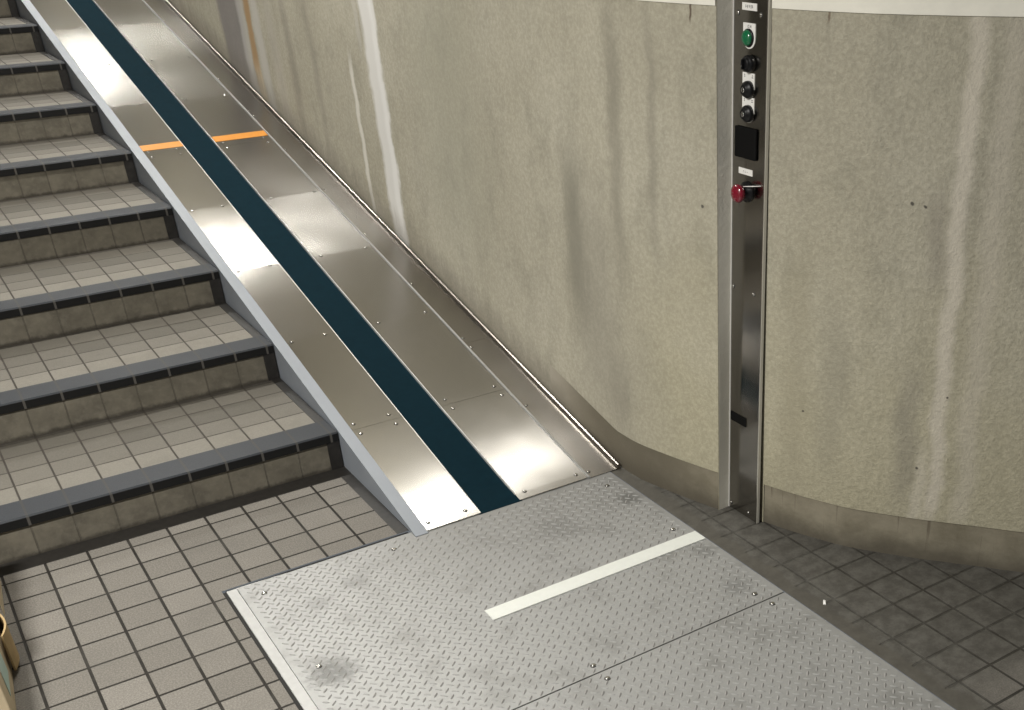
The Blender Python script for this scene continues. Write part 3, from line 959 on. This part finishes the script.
# green push button
b = MB()
b.lathe([(0.0190, 0.0), (0.0190, 0.004), (0.0178, 0.0055)], M['black'], 28, face_mat(-0.4400, 1.2065))
gb = reparent(b.build('push_button'), panel)
gb['label'] = 'green push button under the name label'
b = MB()
b.lathe([(0.0170, 0.0050), (0.0165, 0.0085), (0.0135, 0.0118), (0.0075, 0.0138), (0.001, 0.0145)], M['green'], 28, face_mat(-0.4400, 1.2065))
b.build('green_lens').parent = gb
lg = legend(-0.4415, 1.2365, 1.184, 0.0215)
lg.parent = gb
marks(gb, [(-0.4365, -0.4380, 1.2268, 1.2325), (-0.4365, -0.4420, 1.2318, 1.2325), (-0.4365, -0.4420, 1.2268, 1.2275), (-0.4440, -0.4452, 1.2268, 1.2325), (-0.4440, -0.4485, 1.2298, 1.2305), (-0.4476, -0.4488, 1.2268, 1.2325)], 0.0015)
# black turn switch with a lever
b = MB()
b.lathe([(0.0180, 0.0), (0.0180, 0.009), (0.0165, 0.013), (0.0135, 0.014), (0.0135, 0.018), (0.012, 0.019)], M['black'], 28, face_mat(-0.4465, 1.1545))
ks = reparent(b.build('turn_switch'), panel)
ks['label'] = 'black turn switch with a lever'
b = MB()
b.box(XF - 0.0265, XF - 0.018, -0.4485, -0.4450, 1.1440, 1.1650, M['black'])
b.box(XF - 0.0270, XF - 0.0262, -0.4475, -0.4460, 1.1500, 1.1530, M['chrome'])
b.build('lever', bevel=0.001).parent = ks
# two key switches on white legend plates
for zc in (1.1000, 1.0485):
    b = MB()
    b.lathe([(0.0185, 0.0), (0.0185, 0.008), (0.0175, 0.011), (0.0150, 0.012), (0.0120, 0.018), (0.0105, 0.019)], M['black'], 28, face_mat(-0.4445, zc))
    kk = reparent(b.build('key_switch'), panel)
    kk['label'] = 'black key switch between the turn switch and key switch below' if zc > 1.08 else 'black key switch just above the dark window'
    b = MB()
    b.lathe([(0.0055, 0.0188), (0.0055, 0.0202), (0.0045, 0.0208)], M['chrome'], 18, face_mat(-0.4445, zc))
    b.box(XF - 0.0213, XF - 0.0205, -0.4452, -0.4438, zc - 0.004, zc + 0.004, M['matte_black'])
    b.build('key_slot').parent = kk
    lg = legend(-0.4415, zc + 0.0345, zc - 0.0205, 0.0215)
    lg.parent = kk
    marks(kk, [(-0.4255, -0.4305, zc + 0.0295, zc + 0.0303), (-0.4275, -0.4283, zc + 0.0245, zc + 0.0315), (-0.4255, -0.4305, zc + 0.0258, zc + 0.0265)], 0.0015)
    marks(kk, [(-0.4530, -0.4590, zc + 0.0290, zc + 0.0298), (-0.4555, -0.4563, zc + 0.0240, zc + 0.0315), (-0.4530, -0.4590, zc + 0.0250, zc + 0.0262)], 0.0015)
# dark window box
mb = MB()
mb.box(XF - 0.006, XF - 0.0001, -0.4765, -0.3975, 0.9480, 1.0175, M['matte_black'])
dw = reparent(mb.build('dark_window', bevel=0.0055, seg=3), panel)
dw['label'] = 'black rounded window below the switches'
# small label
l2 = plate_part('small_label', -0.4610, -0.4095, 0.9110, 0.9250, M['label'], label='small white label above the red button')
marks(l2, [(-0.4260, -0.4300, 0.9190, 0.9196), (-0.4260, -0.4300, 0.9160, 0.9166), (-0.4330, -0.4375, 0.9190, 0.9196), (-0.4330, -0.4375, 0.9160, 0.9166), (-0.4400, -0.4440, 0.9175, 0.9181)], 0.0012)
# red stop button
b = MB()
b.lathe([(0.0240, 0.0), (0.0240, 0.004), (0.0150, 0.0055), (0.0150, 0.020), (0.0120, 0.022)], M['black'], 28, face_mat(-0.4420, 0.8730))
eb = reparent(b.build('stop_button'), panel)
eb['label'] = 'red mushroom stop button on a dark collar'
b = MB()
b.lathe([(0.0120, 0.020), (0.0200, 0.022), (0.0215, 0.029), (0.0200, 0.034), (0.0120, 0.0375), (0.001, 0.0385)], M['red'], 28, face_mat(-0.4420, 0.8730))
b.build('red_cap').parent = eb
b = MB()
p0, p1 = Vector((XF - 0.018, -0.4450, 0.8880)), Vector((XF - 0.003, -0.4960, 0.8960))
d = (p1 - p0)
rotm = d.to_track_quat('Z', 'Y').to_matrix().to_4x4()
b.lathe([(0.0011, 0.0), (0.0011, d.length)], M['glint'], 8, Matrix.Translation(p0) @ rotm)  # thin rod stands in for a streak of reflected light
wr2 = b.build('glint_rod')
wr2.parent = eb
wr2['label'] = 'streak of reflected light beside the red cap, built as a rod'
# low slot and fixing screws
plate_part('low_slot', -0.4540, -0.3880, 0.2685, 0.2935, M['matte_black'], 0.0016, label='small black rectangle low on the panel')
for (y, z) in ((-0.4000, 1.2545), (-0.4800, 1.2550), (-0.3925, 0.6330), (-0.4740, 0.6320), (-0.3925, 0.0180), (-0.4680, 0.0190)):
    put_screw(panel, panel, XF, y, z, (0, -PI / 2, 0), 0.95)

panel.rotation_euler = (0, math.radians(0.55), 0)
panel.location.x -= 0.0075

# ------------------------------------------------------------------ cardboard box at the left edge
box = thing('cardboard_box', 'taped brown cardboard box standing on the floor at the left edge of the view', 'box', (-0.29, 0.12, 0))
ang = math.radians(4.8)
def bx(px, py):                       # px: outward from the right-hand face, py: along it
    ox, oy = -0.130, 0.12
    return (ox + px * math.cos(ang) + py * math.sin(ang), oy - px * math.sin(ang) + py * math.cos(ang))
def obox(mb, p0, p1, q0, q1, z0, z1, m):
    vs = []
    for p in (p0, p1):
        for q in (q0, q1):
            for z in (z0, z1):
                x, y = bx(p, q)
                vs.append((x, y, z))
    mb.raw(vs, [(0, 1, 3, 2), (4, 6, 7, 5), (0, 4, 5, 1), (2, 3, 7, 6), (0, 2, 6, 4), (1, 5, 7, 3)], m)
mb = MB()
obox(mb, -0.30, 0.0, -0.36, 0.30, 0.001, 0.13, M['card'])
reparent(mb.build('carton', bevel=0.003), box)
mb = MB()
obox(mb, 0.0004, 0.0016, 0.0, 0.095, 0.001, 0.125, M['clear_tape'])
ct = reparent(mb.build('packing_tape'), box)
ct['label'] = 'shiny clear packing tape'
# bowed loose flap
mb = MB()
prof = []
for i in range(9):
    t = i / 8
    prof.append((0.003 + 0.017 * math.sin(t * PI * 0.85), -0.025 - 0.125 * t))
for i in range(8):
    (a, b), (c, d) = prof[i], prof[i + 1]
    for dz in (0.0,):
        q = [bx(a, b), bx(c, d), bx(c - 0.004, d), bx(a - 0.004, b)]
        z0, z1 = 0.012, 0.105
        vs = [(x, y, z) for x, y in q for z in (z0, z1)]
        mb.raw(vs, [(0, 2, 3, 1), (2, 4, 5, 3), (4, 6, 7, 5), (6, 0, 1, 7), (0, 6, 4, 2), (1, 3, 5, 7)], M['card_brown'])
fl = reparent(mb.build('flap'), box)
fl['label'] = 'darker brown bowed flap'
mb = MB()
obox(mb, 0.0004, 0.0012, -0.30, -0.20, 0.045, 0.11, M['print'])
pm = reparent(mb.build('printed_patch'), box)
pm['label'] = 'pale green printed patch'

# ------------------------------------------------------------------ litter
mb = MB()
mb.raw([(-0.009, -0.003, 0.0004), (0.009, -0.004, 0.0004), (0.010, 0.003, 0.0004), (-0.008, 0.004, 0.0004), (-0.008, -0.002, 0.004), (0.006, -0.003, 0.0025), (0.009, 0.002, 0.0035), (-0.007, 0.003, 0.002)],
       [(3, 2, 1, 0), (4, 5, 6, 7), (0, 1, 5, 4), (1, 2, 6, 5), (2, 3, 7, 6), (3, 0, 4, 7)], M['label'])
scrap = mb.build('paper_scrap', loc=(1.4860, -0.9005, 0.0))
scrap.rotation_euler = (0, 0, 0.9)
tag(scrap, 'tiny white scrap lying in the dirty gutter beside the checker plate', 'litter')

# ------------------------------------------------------------------ ceiling lamps (above the view)
for i, (x, y, s) in enumerate(LAMPS):
    z = ceil_z(y)
    where = ['above the foot of the ramp', 'above the middle of the stairs', 'above the upper landing', 'above the floor in front of the plates'][i]
    root = thing('ceiling_light', 'white ceiling tube light ' + where, 'ceiling light', (x, y, z), 'tube lights of the stairwell')
    mb = MB()
    mb.box(-LAMP_LEN / 2 - 0.03, LAMP_LEN / 2 + 0.03, -0.11, 0.11, -0.055, -0.012, M['fixture'])
    mb.build('housing', root, bevel=0.006)
    mb = MB()
    mb.box(-LAMP_LEN / 2, LAMP_LEN / 2, -0.085, 0.085, -0.066, -0.056, M['label'])
    mb.build('diffuser', root, bevel=0.003)
    ld = bpy.data.lights.new('tube_glow', 'AREA')
    ld.shape = 'RECTANGLE'
    ld.size, ld.size_y = LAMP_LEN, 0.17
    ld.energy = s
    ld.color = (1.0, 0.978, 0.925)
    lo = bpy.data.objects.new('tube_glow', ld)
    col.objects.link(lo)
    lo.parent = root
    lo.location = (0, 0, -0.068)
